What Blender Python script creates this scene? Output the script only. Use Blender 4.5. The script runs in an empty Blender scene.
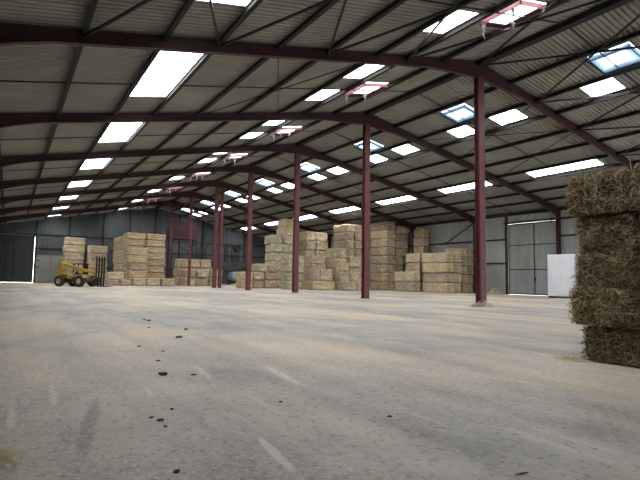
import bpy, bmesh, math, random
import numpy as np
from mathutils import Vector, Matrix, noise
random.seed(7); rng = np.random.default_rng(7)
SC = bpy.context.scene
COL = SC.collection
PI = math.pi

# ------------------------------------------------------------------ building dimensions
XR, XE, XW = 20.32, 43.0, -2.35          # ridge line, right wall, left wall
ZR, ZE = 12.82, 8.255                    # ridge and eave
SLOPE = (ZR - ZE) / (XE - XR)
Y1, BAY = 16.763, 9.595                  # first frame in view, bay length
YF, YB = Y1 - 2 * BAY, Y1 + 7 * BAY      # front and far gable
def FY(k): return Y1 + (k - 1) * BAY
def roofz(x): return ZR - SLOPE * abs(x - XR)

# ------------------------------------------------------------------ materials
def mat(name):
    m = bpy.data.materials.new(name); m.use_nodes = True
    nt = m.node_tree; nt.nodes.clear()
    out = nt.nodes.new('ShaderNodeOutputMaterial')
    b = nt.nodes.new('ShaderNodeBsdfPrincipled')
    nt.links.new(b.outputs[0], out.inputs[0])
    return m, nt, b, out
def N(nt, t, **kw):
    n = nt.nodes.new(t)
    for k, v in kw.items():
        if k in n.inputs.keys(): n.inputs[k].default_value = v
        else: setattr(n, k, v)
    return n
def coords(nt, scale=(1, 1, 1), kind='Object', rot=(0, 0, 0)):
    tc = nt.nodes.new('ShaderNodeTexCoord'); mp = nt.nodes.new('ShaderNodeMapping')
    mp.inputs['Scale'].default_value = scale; mp.inputs['Rotation'].default_value = rot
    nt.links.new(tc.outputs[kind], mp.inputs[0]); return mp
def ramp(nt, src, stops):
    r = nt.nodes.new('ShaderNodeValToRGB')
    e = r.color_ramp.elements
    while len(e) < len(stops): e.new(0.5)
    for i, (p, c) in enumerate(stops):
        e[i].position = p
        e[i].color = (c[0], c[1], c[2], 1) if isinstance(c, (tuple, list)) else (c, c, c, 1)
    nt.links.new(src, r.inputs[0]); return r
def mixc(nt, fac, a, b, mode='MIX'):
    m = nt.nodes.new('ShaderNodeMix'); m.data_type = 'RGBA'; m.blend_type = mode
    for sock, v in ((m.inputs[0], fac), (m.inputs[6], a), (m.inputs[7], b)):
        if hasattr(v, 'is_output'): nt.links.new(v, sock)
        elif isinstance(v, (int, float)): sock.default_value = v
        else: sock.default_value = (v[0], v[1], v[2], 1)
    return m.outputs[2]
def noise_n(nt, vec, scale, detail=4, rough=.55):
    n = N(nt, 'ShaderNodeTexNoise'); n.inputs['Scale'].default_value = scale
    n.inputs['Detail'].default_value = detail; n.inputs['Roughness'].default_value = rough
    nt.links.new(vec.outputs[0], n.inputs['Vector']); return n
def bump(nt, b, src, strength, dist=.02):
    bp = N(nt, 'ShaderNodeBump'); bp.inputs['Strength'].default_value = strength; bp.inputs['Distance'].default_value = dist
    nt.links.new(src, bp.inputs['Height']); nt.links.new(bp.outputs[0], b.inputs['Normal'])

def simple(name, c1, c2=None, scale=3, rough=.6, metal=0, bmp=0, stretch=(1, 1, 1)):
    m, nt, b, o = mat(name)
    b.inputs['Roughness'].default_value = rough; b.inputs['Metallic'].default_value = metal
    mp = coords(nt, stretch); n = noise_n(nt, mp, scale, 5)
    r = ramp(nt, n.outputs[0], [(.3, c1), (.7, c2 or tuple(v * .8 for v in c1))])
    nt.links.new(r.outputs[0], b.inputs['Base Color'])
    if bmp: bump(nt, b, n.outputs[0], bmp)
    return m

M = {}
M['steel'] = simple('red_oxide_steel', (.058, .017, .019), (.036, .012, .015), 1.6, .65)
M['post'] = simple('red_oxide_post_paint', (.17, .045, .047), (.10, .03, .033), 2.5, .5)
M['purlin'] = simple('dark_purlin_steel', (.014, .012, .013), (.009, .008, .009), 2, .8)
M['brace'] = simple('brace_steel', (.022, .02, .021), (.014, .013, .014), 2, .75)
M['roofsheet'] = simple('fibre_cement_sheet', (.32, .318, .278), (.22, .22, .192), .35, .85)
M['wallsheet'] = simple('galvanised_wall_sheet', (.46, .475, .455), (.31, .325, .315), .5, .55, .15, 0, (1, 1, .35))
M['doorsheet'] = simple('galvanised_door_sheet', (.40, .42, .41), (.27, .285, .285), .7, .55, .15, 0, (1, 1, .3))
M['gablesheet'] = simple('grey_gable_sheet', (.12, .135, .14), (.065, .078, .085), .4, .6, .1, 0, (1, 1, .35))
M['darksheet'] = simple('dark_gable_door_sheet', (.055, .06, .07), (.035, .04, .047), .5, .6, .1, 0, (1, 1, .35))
M['plywood'] = simple('grey_board', (.30, .30, .275), (.22, .22, .20), 1.2, .8)
M['wrap'] = simple('white_plastic_wrap', (.80, .82, .88), (.70, .72, .80), 1.5, .35, 0, .25, (1, 1, .4))
M['pallet'] = simple('pallet_wood', (.16, .12, .08), (.10, .07, .05), 4, .85)
M['yellow'] = simple('yellow_loader_paint', (.62, .41, .075), (.38, .25, .05), 2.6, .45)
M['black'] = simple('black_steel', (.022, .022, .025), (.012, .012, .014), 3, .5)
M['rubber'] = simple('tyre_rubber', (.03, .028, .026), (.06, .053, .045), 4, .85)
M['rim'] = simple('cream_wheel_rim', (.62, .58, .45), (.42, .38, .28), 4, .5)
M['glass'] = simple('dark_cab_glass', (.03, .035, .04), (.02, .025, .03), 2, .1)
M['hopper'] = simple('red_hopper_paint', (.085, .02, .026), (.055, .016, .02), 2, .5)
M['tank'] = simple('blue_grey_tank_paint', (.27, .33, .42), (.16, .20, .26), 2, .4)
M['grime'] = simple('grimy_platform_steel', (.10, .088, .075), (.06, .053, .047), 2, .7)
M['clod'] = simple('dark_muck', (.03, .024, .018), (.05, .04, .03), 20, .9)

def straw_mat(name, dark, mid, light, sc=1.0, obj_var=.35):
    m, nt, b, o = mat(name)
    b.inputs['Roughness'].default_value = .9
    b.inputs['Specular IOR Level'].default_value = .15
    mp = coords(nt, (3.0 * sc, 14 * sc, 26 * sc), 'Object', (.15, .1, .05))
    n1 = noise_n(nt, mp, 1.0, 8, .72)
    mp2 = coords(nt, (1, 1, 1)); n2 = noise_n(nt, mp2, 1.3 * sc, 3, .5)
    r = ramp(nt, n1.outputs[0], [(.36, dark), (.5, mid), (.63, light)])
    r2 = ramp(nt, n2.outputs[0], [(.3, .78), (.7, 1.1)])
    c = mixc(nt, 1.0, r.outputs[0], r2.outputs[0], 'MULTIPLY')
    oi = N(nt, 'ShaderNodeObjectInfo')
    rv = ramp(nt, oi.outputs['Random'], [(0, (1 - obj_var, 1 - obj_var, 1 - obj_var * .95)), (.5, (1, .99, .96)), (1, (1.0, .93, .82))])
    c = mixc(nt, 1.0, c, rv.outputs[0], 'MULTIPLY')
    nt.links.new(c, b.inputs['Base Color'])
    bump(nt, b, n1.outputs[0], .9, .06)
    return m
M['straw'] = straw_mat('baled_straw', (.22, .165, .105), (.62, .505, .36), (.92, .82, .65), .6, .25)
M['greenstraw'] = straw_mat('greenish_baled_hay', (.22, .195, .13), (.56, .515, .385), (.84, .79, .63), .6, .15)
M['hay'] = straw_mat('near_baled_hay', (.10, .072, .042), (.29, .22, .13), (.52, .41, .255), 1.6, .12)
M['haystrand'] = simple('hay_strand', (.62, .50, .33), (.45, .35, .22), 9, .85)
M['haydark'] = simple('dark_hay_strand', (.13, .095, .055), (.08, .055, .03), 9, .85)
M['strawlitter'] = simple('straw_litter', (.72, .60, .43), (.46, .36, .24), 9, .9)

# floor: concrete with wheel dust, scuffs and chaff
def floor_mat():
    m, nt, b, o = mat('dusty_concrete')
    L = nt.links
    big = noise_n(nt, coords(nt, (.22, .10, 1)), 1.0, 6, .6)
    tan = ramp(nt, big.outputs[0], [(.44, 0), (.58, .9)])
    base = noise_n(nt, coords(nt, (.9, .55, 1)), 1.0, 8, .65)
    rb = ramp(nt, base.outputs[0], [(.33, (.25, .243, .228)), (.67, (.50, .482, .44))])
    c = mixc(nt, tan.outputs[0], rb.outputs[0], (.64, .55, .435))
    # faint wheel streaks down the barn
    st = noise_n(nt, coords(nt, (1.3, .13, 1), rot=(0, 0, .06)), 1.0, 5, .6)
    rs = ramp(nt, st.outputs[0], [(.36, .84), (.5, 1.0), (.68, 1.08)])
    c = mixc(nt, 1.0, c, rs.outputs[0], 'MULTIPLY')
    # pale scuffs
    sc = noise_n(nt, coords(nt, (5.5, .55, 1), rot=(0, 0, -.09)), 1.0, 2, .4)
    rsc = ramp(nt, sc.outputs[0], [(.66, 0), (.74, .5)])
    c = mixc(nt, rsc.outputs[0], c, (.58, .55, .49))
    # a few separate scrape marks left by wheels and forks
    wob = noise_n(nt, coords(nt, (9, 3, 1)), 1.0, 4, .6)
    for (ax, ay), (bx, by), wd, colr, st_ in (((3.23, 6.58), (3.02, 5.08), .10, (.66, .64, .58), .75), ((1.78, 3.74), (1.66, 2.81), .055, (.64, .62, .56), .7), ((.51, 6.86), (.44, 5.47), .06, (.64, .62, .57), .7),
            ((.10, 5.62), (.08, 4.84), .05, (.64, .62, .57), .6), ((1.42, 6.06), (1.36, 5.42), .05, (.64, .62, .57), .6), ((2.35, 7.1), (2.2, 5.9), .07, (.64, .62, .57), .5), ((.46, 3.7), (.85, 5.7), .085, (.14, .135, .13), .5)):
        tc = nt.nodes.new('ShaderNodeTexCoord'); mp = nt.nodes.new('ShaderNodeMapping'); mp.vector_type = 'TEXTURE'
        mp.inputs['Location'].default_value = ((ax + bx) / 2, (ay + by) / 2, 0)
        mp.inputs['Rotation'].default_value = (0, 0, math.atan2(by - ay, bx - ax))
        mp.inputs['Scale'].default_value = (math.hypot(bx - ax, by - ay) * .6, wd, 1)
        L.new(tc.outputs['Object'], mp.inputs[0])
        g = N(nt, 'ShaderNodeTexGradient', gradient_type='SPHERICAL'); L.new(mp.outputs[0], g.inputs[0])
        mm = N(nt, 'ShaderNodeMath', operation='MULTIPLY'); L.new(g.outputs['Fac'], mm.inputs[0]); L.new(wob.outputs[0], mm.inputs[1])
        rg = ramp(nt, mm.outputs[0], [(.05, 0), (.24, st_)])
        c = mixc(nt, rg.outputs[0], c, colr)
    # chaff speckle
    sp = noise_n(nt, coords(nt, (26, 26, 1)), 1.0, 2, .6)
    pt = noise_n(nt, coords(nt, (.55, .3, 1)), 1.0, 3, .6)
    rsp = ramp(nt, sp.outputs[0], [(.55, 0), (.63, 1)])
    rpt = ramp(nt, pt.outputs[0], [(.40, .12), (.60, .95)])
    f = mixc(nt, 1.0, rsp.outputs[0], rpt.outputs[0], 'MULTIPLY')
    c = mixc(nt, f, c, (.60, .50, .34))
    dk = noise_n(nt, coords(nt, (17, 11, 1)), 1.0, 3, .65)
    rdk = ramp(nt, dk.outputs[0], [(.30, .55), (.46, 1), (.62, 1), (.74, 1.2)])
    c = mixc(nt, 1.0, c, rdk.outputs[0], 'MULTIPLY')
    L.new(c, b.inputs['Base Color'])
    rr = ramp(nt, base.outputs[0], [(.3, .55), (.7, .75)])
    L.new(rr.outputs[0], b.inputs['Roughness'])
    b.inputs['Specular IOR Level'].default_value = .4
    bump(nt, b, dk.outputs[0], .25, .02)
    return m
M['floor'] = floor_mat()

def sky_sheet(name, tint, trans, diff=.25):
    m = bpy.data.materials.new(name); m.use_nodes = True; nt = m.node_tree; nt.nodes.clear()
    o = nt.nodes.new('ShaderNodeOutputMaterial')
    t = N(nt, 'ShaderNodeBsdfTransparent'); d = N(nt, 'ShaderNodeBsdfTranslucent'); mx = N(nt, 'ShaderNodeMixShader')
    mp = coords(nt, (1, 1, 1)); n = noise_n(nt, mp, 1.2, 4)
    r = ramp(nt, n.outputs[0], [(.3, tuple(v * trans * .8 for v in tint)), (.7, tuple(v * trans for v in tint))])
    nt.links.new(r.outputs[0], t.inputs[0]); nt.links.new(r.outputs[0], d.inputs[0])
    mx.inputs[0].default_value = diff
    nt.links.new(t.outputs[0], mx.inputs[1]); nt.links.new(d.outputs[0], mx.inputs[2]); nt.links.new(mx.outputs[0], o.inputs[0])
    return m
M['skylight'] = sky_sheet('translucent_roof_sheet', (1, 1, .99), .78)
M['blueskylight'] = sky_sheet('blue_film_roof_sheet', (.84, .93, 1.0), .32)
M['bluefilm'] = sky_sheet('pale_blue_film', (.74, .88, 1.0), .5, .3)
M['pinkframe'] = sky_sheet('pink_film', (1.0, .70, .73), .38, .5)
M['film'] = sky_sheet('torn_white_film', (1, .97, .98), .5, .9)
M['pinkskylight'] = sky_sheet('open_roof_light_sheet', (1, .99, .98), .6)

# ------------------------------------------------------------------ mesh helpers
class MB:
    def __init__(s): s.v = []; s.f = []
    def add(s, vs, fs):
        o = len(s.v); s.v += [tuple(p) for p in vs]; s.f += [tuple(i + o for i in f) for f in fs]
    def box(s, x0, x1, y0, y1, z0, z1, mx=None):
        vs = [(x, y, z) for x in (x0, x1) for y in (y0, y1) for z in (z0, z1)]
        if mx is not None: vs = [mx @ Vector(v) for v in vs]
        s.add(vs, [(0, 1, 3, 2), (4, 6, 7, 5), (0, 4, 5, 1), (2, 3, 7, 6), (0, 2, 6, 4), (1, 5, 7, 3)])
    def bar(s, a, b, w, h=None, up=(0, 0, 1)):
        a, b = Vector(a), Vector(b); d = (b - a); L = d.length; d.normalize()
        u = Vector(up)
        if abs(u.dot(d)) > .98: u = Vector((1, 0, 0))
        sx = d.cross(u).normalized(); sz = sx.cross(d).normalized()
        h = h or w
        vs = [a + d * t * L + sx * i * w / 2 + sz * j * h / 2 for t in (0, 1) for i in (-1, 1) for j in (-1, 1)]
        s.add(vs, [(0, 1, 3, 2), (4, 6, 7, 5), (0, 4, 5, 1), (2, 3, 7, 6), (0, 2, 6, 4), (1, 5, 7, 3)])
    def tube(s, pts, r, n=10, cap=True):
        pts = [Vector(p) for p in pts]; rs = r if isinstance(r, (list, tuple)) else [r] * len(pts)
        o = len(s.v)
        for i, p in enumerate(pts):
            d = (pts[min(i + 1, len(pts) - 1)] - pts[max(i - 1, 0)]).normalized()
            u = Vector((0, 0, 1)) if abs(d.z) < .95 else Vector((1, 0, 0))
            a = d.cross(u).normalized(); b = a.cross(d)
            s.v += [tuple(p + (a * math.cos(2 * PI * k / n) + b * math.sin(2 * PI * k / n)) * rs[i]) for k in range(n)]
        for i in range(len(pts) - 1):
            for k in range(n):
                k2 = (k + 1) % n
                s.f.append((o + i * n + k, o + i * n + k2, o + (i + 1) * n + k2, o + (i + 1) * n + k))
        if cap:
            s.f.append(tuple(o + k for k in range(n))[::-1]); s.f.append(tuple(o + (len(pts) - 1) * n + k for k in range(n)))
    def lathe(s, prof, axis_o, axis='y', n=28):       # prof: (radius, offset along axis)
        o = len(s.v); ax = Vector(axis_o)
        for r, t in prof:
            for k in range(n):
                c, q = r * math.cos(2 * PI * k / n), r * math.sin(2 * PI * k / n)
                p = {'y': (c, t, q), 'x': (t, c, q), 'z': (c, q, t)}[axis]
                s.v.append(tuple(ax + Vector(p)))
        for i in range(len(prof) - 1):
            for k in range(n):
                k2 = (k + 1) % n
                s.f.append((o + i * n + k, o + i * n + k2, o + (i + 1) * n + k2, o + (i + 1) * n + k))
    def prism(s, poly, a0, a1, plane='xz'):           # polygon extruded along the remaining axis
        n = len(poly); o = len(s.v)
        for t in (a0, a1):
            for p in poly:
                s.v.append({'xz': (p[0], t, p[1]), 'yz': (t, p[0], p[1]), 'xy': (p[0], p[1], t)}[plane])
        s.f.append(tuple(o + i for i in range(n))); s.f.append(tuple(o + n + i for i in range(n))[::-1])
        for i in range(n):
            j = (i + 1) % n; s.f.append((o + i, o + n + i, o + n + j, o + j))
    def build(s, name, m, parent=None, bevel=0, smooth=False, loc=None):
        me = bpy.data.meshes.new(name); me.from_pydata(s.v, [], s.f)
        bm = bmesh.new(); bm.from_mesh(me); bmesh.ops.recalc_face_normals(bm, faces=bm.faces); bm.to_mesh(me); bm.free()
        me.materials.append(m)
        if smooth:
            for p in me.polygons: p.use_smooth = True
        o = bpy.data.objects.new(name, me); COL.objects.link(o)
        if parent: o.parent = parent
        if loc: o.location = loc
        if bevel:
            b = o.modifiers.new('bevel', 'BEVEL'); b.width = bevel; b.segments = 2; b.limit_method = 'ANGLE'
        return o
def tag(o, label, cat, group=None, kind=None):
    o['label'] = label; o['category'] = cat
    if group: o['group'] = group
    if kind: o['kind'] = kind
    return o
def struct(o, label=None):
    o['kind'] = 'structure'
    if label: o['label'] = label; o['category'] = {'w': 'wall', 'f': 'floor', 'c': 'ceiling', 'd': 'door', 't': 'trim'}[o.name[0]] if not o.name.startswith('window') else 'skylight'
    return o
def empty(name, loc=(0, 0, 0), rz=0):
    o = bpy.data.objects.new(name, None); COL.objects.link(o); o.location = loc; o.rotation_euler = (0, 0, rz); o.empty_display_size = .2
    return o
def copy_tree(o, parent=None):
    c = o.copy(); COL.objects.link(c)
    if parent: c.parent = parent
    for ch in list(o.children): copy_tree(ch, c)
    return c
ORD = ['first', 'second', 'third', 'fourth', 'fifth', 'sixth', 'seventh', 'eighth', 'ninth', 'tenth', 'eleventh', 'twelfth']

# ------------------------------------------------------------------ floor
fb = MB(); fb.add([(XW - .3, YF - 2, 0), (XE + 3, YF - 2, 0), (XE + 3, YB + 4, 0), (XW - .3, YB + 4, 0)], [(0, 1, 2, 3)])
struct(fb.build('floor', M['floor']), 'grey concrete barn floor dusted with straw and wheel marks')

# ------------------------------------------------------------------ roof sheets with openings for the roof lights
PITCH = BAY / 40
AMP = .095
def snap(y): return round((y - Y1) / PITCH) * PITCH + Y1
LIGHTS = []      # (x0, x1, y0, y1, sort)
NB = range(-1, 7)
for k in NB:
    y = Y1 + k * BAY
    LIGHTS.append((4.25, 5.95, y + 1.42, y + 6.95, 'long sheet low on the left slope', k))
    LIGHTS.append((13.6, 15.1, y + 1.5, y + 3.4, 'white sheet high on the left slope, nearer the camera of its pair', k))
    LIGHTS.append((13.6, 15.1, y + 5.3, y + 7.25, 'white sheet high on the left slope, farther of its pair', k))
    LIGHTS.append((15.75, 17.4, y + 3.72, y + 5.7, 'pink', k))
    LIGHTS.append((23.3, 24.85, y + 3.7, y + 5.5, 'blue', k))
    LIGHTS.append((25.38, 26.88, y + 1.65, y + 3.5, 'white sheet high on the right slope, nearer the camera of its pair', k))
    LIGHTS.append((25.38, 26.88, y + 5.45, y + 7.3, 'white sheet high on the right slope, farther of its pair', k))
    LIGHTS.append((34.3, 35.65, y + 1.65, y + 7.25, 'long sheet low on the right slope', k))
LIGHTS.append((4.25, 5.95, Y1 - 2 * BAY + 3.2, Y1 - 2 * BAY + 6.95, 'long sheet low on the left slope', -2))  # unseen roof light, added and cut short to light near floor and hay bales
LIGHTS = [(a, b, snap(c), snap(d), s, k) for a, b, c, d, s, k in LIGHTS]
def corr(y):                      # boxed rib profile
    t = ((y - Y1) / PITCH + .001) % 1.0
    return AMP if .55 < t < .78 else 0.0
SEG = 8
def sheet_mesh(mb, xs, ys, holes):
    ncol = len(xs); o = len(mb.v)
    for y in ys:
        c = corr(y)
        eb = {h[q] for h in LIGHTS if h[2] - .01 < y < h[3] + .01 for q in (0, 1)}
        for x in xs: mb.v.append((x, y, roofz(x) + .05 + (0 if x in eb else c if holes else c * .25)))
    for j in range(len(ys) - 1):
        ym = (ys[j] + ys[j + 1]) / 2
        hs = [h for h in holes if h[2] < ym < h[3]]
        for i in range(ncol - 1):
            xm = (xs[i] + xs[i + 1]) / 2
            if any(h[0] < xm < h[1] for h in hs): continue
            a = o + j * ncol + i; mb.f.append((a, a + 1, a + ncol + 1, a + ncol))
nY = round((YB - YF) / PITCH) * SEG
ysr = [YF - .3 * 0 + i * PITCH / SEG for i in range(nY + 1)]
rb = MB()
xl = sorted({XW - .25, XR} | {h[i] for h in LIGHTS if h[0] < XR for i in (0, 1)} | {h[i] + (i * 2 - 1) * .2 for h in LIGHTS if h[0] < XR for i in (0, 1)})
xr_ = sorted({XE + .25, XR} | {h[i] for h in LIGHTS if h[0] > XR for i in (0, 1)} | {h[i] + (i * 2 - 1) * .2 for h in LIGHTS if h[0] > XR for i in (0, 1)})
sheet_mesh(rb, xl, ysr, LIGHTS); sheet_mesh(rb, xr_, ysr, LIGHTS)
o = rb.build('ceiling', M['roofsheet'])
struct(o, 'grey corrugated roof sheeting seen from below on both slopes')

wn = 0
def bayword(k): return {-2: 'behind the camera', -1: 'above the camera', 0: 'in the nearest bay, before the first ridge post', }.get(k, None)
for (x0, x1, y0, y1, s, k) in LIGHTS:
    wn += 1
    n = round((y1 - y0) / PITCH) * SEG
    mb = MB(); sheet_mesh(mb, [x0, (x0 + x1) / 2, x1], [y0 + i * PITCH / SEG for i in range(n + 1)], [])
    m = M['blueskylight'] if s == 'blue' and k in (-1, 0, 1) else M['pinkskylight'] if s in ('pink', 'blue') else M['skylight']
    w = mb.build('window_%d' % wn, m)
    where = ['between the camera and the first ridge post', 'between the first and second ridge posts', 'between the second and third ridge posts', 'between the third and fourth ridge posts', 'between the fourth and fifth ridge posts', 'between the fifth and sixth ridge posts', 'between the last two ridge posts', 'against the far gable']
    wh = 'overhead out of view, added for light' if k < -1 else where[k + 1]
    kind = {'pink': 'pink edged open roof light beside the ridge on the left slope', 'blue': 'bluish roof light beside the ridge on the right slope'}.get(s, s.replace('sheet', 'translucent roof sheet'))
    struct(w, kind + ' ' + wh)
    if s in ('pink', 'blue'):
        # a boarded curb under the opening and film hanging from it
        cb = MB(); t = .04; d = .2
        zf = lambda x: roofz(x) - .0
        for xa, xb, ya, yb in ((x0, x0 + t, y0, y1), (x1 - t, x1, y0, y1), (x0, x1, y0, y0 + t), (x0, x1, y1 - t, y1)):
            vs = [(x, y, zf(x) - (d if q == 0 else 0)) for x in (xa, xb) for y in (ya, yb) for q in (0, 1)]
            cb.add(vs, [(0, 1, 3, 2), (4, 6, 7, 5), (0, 4, 5, 1), (2, 3, 7, 6), (0, 2, 6, 4), (1, 5, 7, 3)])
        fr = cb.build('opening_lining', M['pinkframe'] if s == 'pink' else M['bluefilm'], w)
        if s == 'blue':
            bb = MB(); inset = .28
            for xa, xb, ya, yb in ((x0 + .05, x0 + inset, y0 + .05, y1 - .05), (x1 - inset - .15, x1 - .05, y0 + .05, y1 - .05), (x0 + inset, x1 - inset - .15, y0 + .05, y0 + inset), (x0 + inset, x1 - inset - .15, y1 - inset, y1 - .05)):
                vs = [(x, y, zf(x) - .1 + q) for x in (xa, xb) for y in (ya, yb) for q in (0, .01)]
                bb.add(vs, [(0, 1, 3, 2), (4, 6, 7, 5), (0, 4, 5, 1), (2, 3, 7, 6), (0, 2, 6, 4), (1, 5, 7, 3)])
            bb.build('film_border', M['bluefilm'], w)
        else:
            rr = random.Random(wn)
            for q in range(3):
                yy = y0 + (.15 + .35 * q + rr.random() * .15) * (y1 - y0); xx = x0 + rr.random() * .3 + (.9 if q == 1 else 0)
                L = .2 + rr.random() * .45
                tb = MB(); pts = []; rs = []
                z = zf(xx) - .2
                for j in range(7):
                    pts.append((xx + rr.uniform(-.03, .03) * j ** .5, yy + rr.uniform(-.03, .03) * j ** .5, z - L * j / 6)); rs.append(.07 * (1 - j / 6.5) ** 1.3 + .008)
                tb.tube(pts, rs, 6); tb.build('torn_film', M['film'], w)

# ------------------------------------------------------------------ purlins, ridge, braces
def full_bar_y(x, w, h, ztop, name, mm):
    mb = MB(); mb.box(x - w / 2, x + w / 2, YF, YB, ztop - h, ztop)
    mb.box(x - w / 2 - .05, x + w / 2, YF, YB, ztop - h - .012, ztop - h)      # lower flange
    return mb.build(name, mm)
PL = [-.85, 1.62, 4.12, 6.08, 8.5, 10.85, 13.45, 15.3, 17.6]
PR = [22.8, 25.2, 27.12, 29.45, 31.75, 34.05, 35.9, 38.2, 40.5]
for i, x in enumerate(PL):
    tag(full_bar_y(x, .11, .19, roofz(x) + .02, 'roof_purlin', M['purlin']), '%s dark roof purlin up from the left eave, running the barn length' % ORD[i], 'purlin', 'purlins under the left roof slope')
for i, x in enumerate(PR):
    tag(full_bar_y(x, .11, .19, roofz(x) + .02, 'roof_purlin', M['purlin']), '%s dark roof purlin down from the ridge on the right slope' % ORD[i], 'purlin', 'purlins under the right roof slope')
mb = MB(); mb.box(XR - .2, XR + .2, YF, YB, ZR - .26, ZR - .02)
tag(mb.build('ridge_beam', M['purlin']), 'thick dark ridge beam along the top of the roof', 'beam')
for x, wd in ((XW + .2, 'left'), (XE - .2, 'right')):
    mb = MB(); mb.box(x - .08, x + .08, YF, YB, ZE - .32, ZE - .02)
    tag(mb.build('eave_beam', M['purlin']), 'dark eave beam along the top of the %s side wall' % wd, 'beam')

def rod(a, b, r, label, group):
    mb = MB(); mb.bar(a, b, r, r); return tag(mb.build('brace_rod', M['brace']), label, 'brace', group)
nodes = [1.62, 6.08, 10.85, 15.3, XR, 25.2, 29.45, 34.05, 38.2]
ya, yb = FY(1), FY(0)
for i in range(len(nodes) - 1):
    for (p, q) in ((i, i + 1), (i + 1, i)):
        a = (nodes[p], ya, roofz(nodes[p]) - .22); b = (nodes[q], yb, roofz(nodes[q]) - .22)
        if p < q:
            xb = empty('cross_brace', ((nodes[i] + nodes[i + 1]) / 2, (ya + yb) / 2, roofz((nodes[i] + nodes[i + 1]) / 2) - .22))
            tag(xb, 'crossed brace rods under the nearest roof bay, %s' % ['lowest pair on the left slope', 'second pair up the left slope', 'third pair up the left slope', 'highest pair left of the ridge', 'highest pair right of the ridge', 'second pair down the right slope', 'third pair down the right slope', 'lowest pair on the right slope'][i], 'brace', 'crossed roof braces in the nearest bay')
        mb = MB(); mb.bar(Vector(a) - xb.location, Vector(b) - xb.location, .075); mb.build('brace_rod', M['brace'], xb)
for (xa, xb) in ((8.5, 13.45), (13.45, 8.5), (25.2, 29.45), (29.45, 25.2), (29.45, 34.05)):
    a = (xa, FY(1) , roofz(xa) - .2); b = (xb, FY(2), roofz(xb) - .2)
    rod(a, b, .04, 'thin diagonal brace %s between the first and second rafters' % ('low on the left slope' if xb > xa and xa < 10 else 'crossing the other on the left slope' if xa < XR else 'high on the right slope' if xa < 29 else 'lower on the right slope' if xb > xa else 'crossing the other on the right slope'), 'thin diagonal braces in the second bay')
for k in range(0, 8):
    y = FY(k) + BAY * .5
    for sgn, xe in ((-1, XW), (1, XE)):
        mb = MB(); mb.bar((XR + sgn * .3, y, ZR - .14), (xe - sgn * .3, y, roofz(xe - sgn * .3) - .14 + .02), .045)
        tag(mb.build('sag_bar', M['brace']), 'thin sag bar under the %s roof slope %s' % ('left' if sgn < 0 else 'right', ['above the camera', 'between camera and first ridge post', 'between first and second ridge posts', 'between second and third ridge posts', 'between third and fourth ridge posts', 'between fourth and fifth ridge posts', 'between fifth and sixth ridge posts', 'between the last two ridge posts'][k]), 'sag bar', 'sag bars between purlins')

# ------------------------------------------------------------------ steel portal frames
def rafter(sgn, xe):
    xs_ = []; L = abs(xe - XR)
    top, bot = [], []
    for t in np.linspace(0, L, 25):
        x = XR + sgn * t
        zt = roofz(x) - .03
        d = .44
        if t < 3.4: d += .42 * (1 - t / 3.4)
        if t > L - 2.4: d += .45 * ((t - (L - 2.4)) / 2.4)
        top.append((x, zt)); bot.append((x, zt - d))
    mb = MB()
    mb.prism(top + bot[::-1], -.012, .012)
    for i in range(24):
        for line, off in ((top, 0), (bot, -.0)):
            (x0, z0), (x1, z1) = line[i], line[i + 1]
            mb.prism([(x0, z0), (x1, z1), (x1, z1 - .024), (x0, z0 - .024)], -.11, .11)
    return mb
def hpost(x0, z1, wx=.42, wy=.34):
    mb = MB(); 
    mb.box(-wx / 2, wx / 2, -wy / 2, -wy / 2 + .03, 0, z1); mb.box(-wx / 2, wx / 2, wy / 2 - .03, wy / 2, 0, z1)
    mb.box(-.03, .03, -wy / 2 + .03, wy / 2 - .03, 0, z1)
    return mb
raftL = rafter(-1, XW + .3).build('rafter_left_tmp', M['steel']); raftR = rafter(1, XE - .3).build('rafter_right_tmp', M['steel'])
FN = {-2: 'at the front gable behind the camera', -1: 'just behind the camera', 0: 'above the camera, outside the picture'}
first = None
for k in range(0, 8):
    y = FY(k)
    root = empty('steel_frame', (XR, y, 0))
    lab = {1: 'nearest dark red steel portal frame with the thickest ridge post', 2: 'second nearest dark red steel portal frame, ridge post at mid picture', 3: 'third dark red steel portal frame from the camera', 4: 'fourth dark red steel portal frame from the camera',
           5: 'fifth dark red steel portal frame, its ridge post doubled', 6: 'sixth dark red portal frame, thin ridge post before the far bales', 7: 'farthest dark red portal frame, thin ridge post by the red hopper'}.get(k, 'dark red steel portal frame over the camera' if k == 0 else 'dark red steel portal frame behind the camera')
    tag(root, lab, 'steel frame', 'portal frames of the barn')
    if k > 0:
        if k < 6: hpost(0, ZR - .9).build('ridge_post', M['post'], root)
        else: hpost(0, ZR - .9, .30, .26).build('ridge_post', M['post'], root)
        mb = MB(); mb.box(-.3, .3, -.26, .26, 0, .02); mb.build('base_plate', M['steel'], root)
        if k == 5:
            p = hpost(0, ZR - 1.1, .34, .3).build('twin_post', M['post'], root); p.location = (.66, .0, 0)
    for src, nm in ((raftL, 'rafter'), (raftR, 'rafter')):
        r = src.copy(); r.name = nm; COL.objects.link(r); r.parent = root; r.location = (-XR, 0, 0)
    for xe in (XW + .28, XE - .28):
        mb = hpost(0, roofz(xe) - .25, .30, .30)
        c = mb.build('side_column', M['steel'], root); c.location = (xe - XR, 0, 0)
for r in (raftL, raftR): bpy.data.objects.remove(r)

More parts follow.
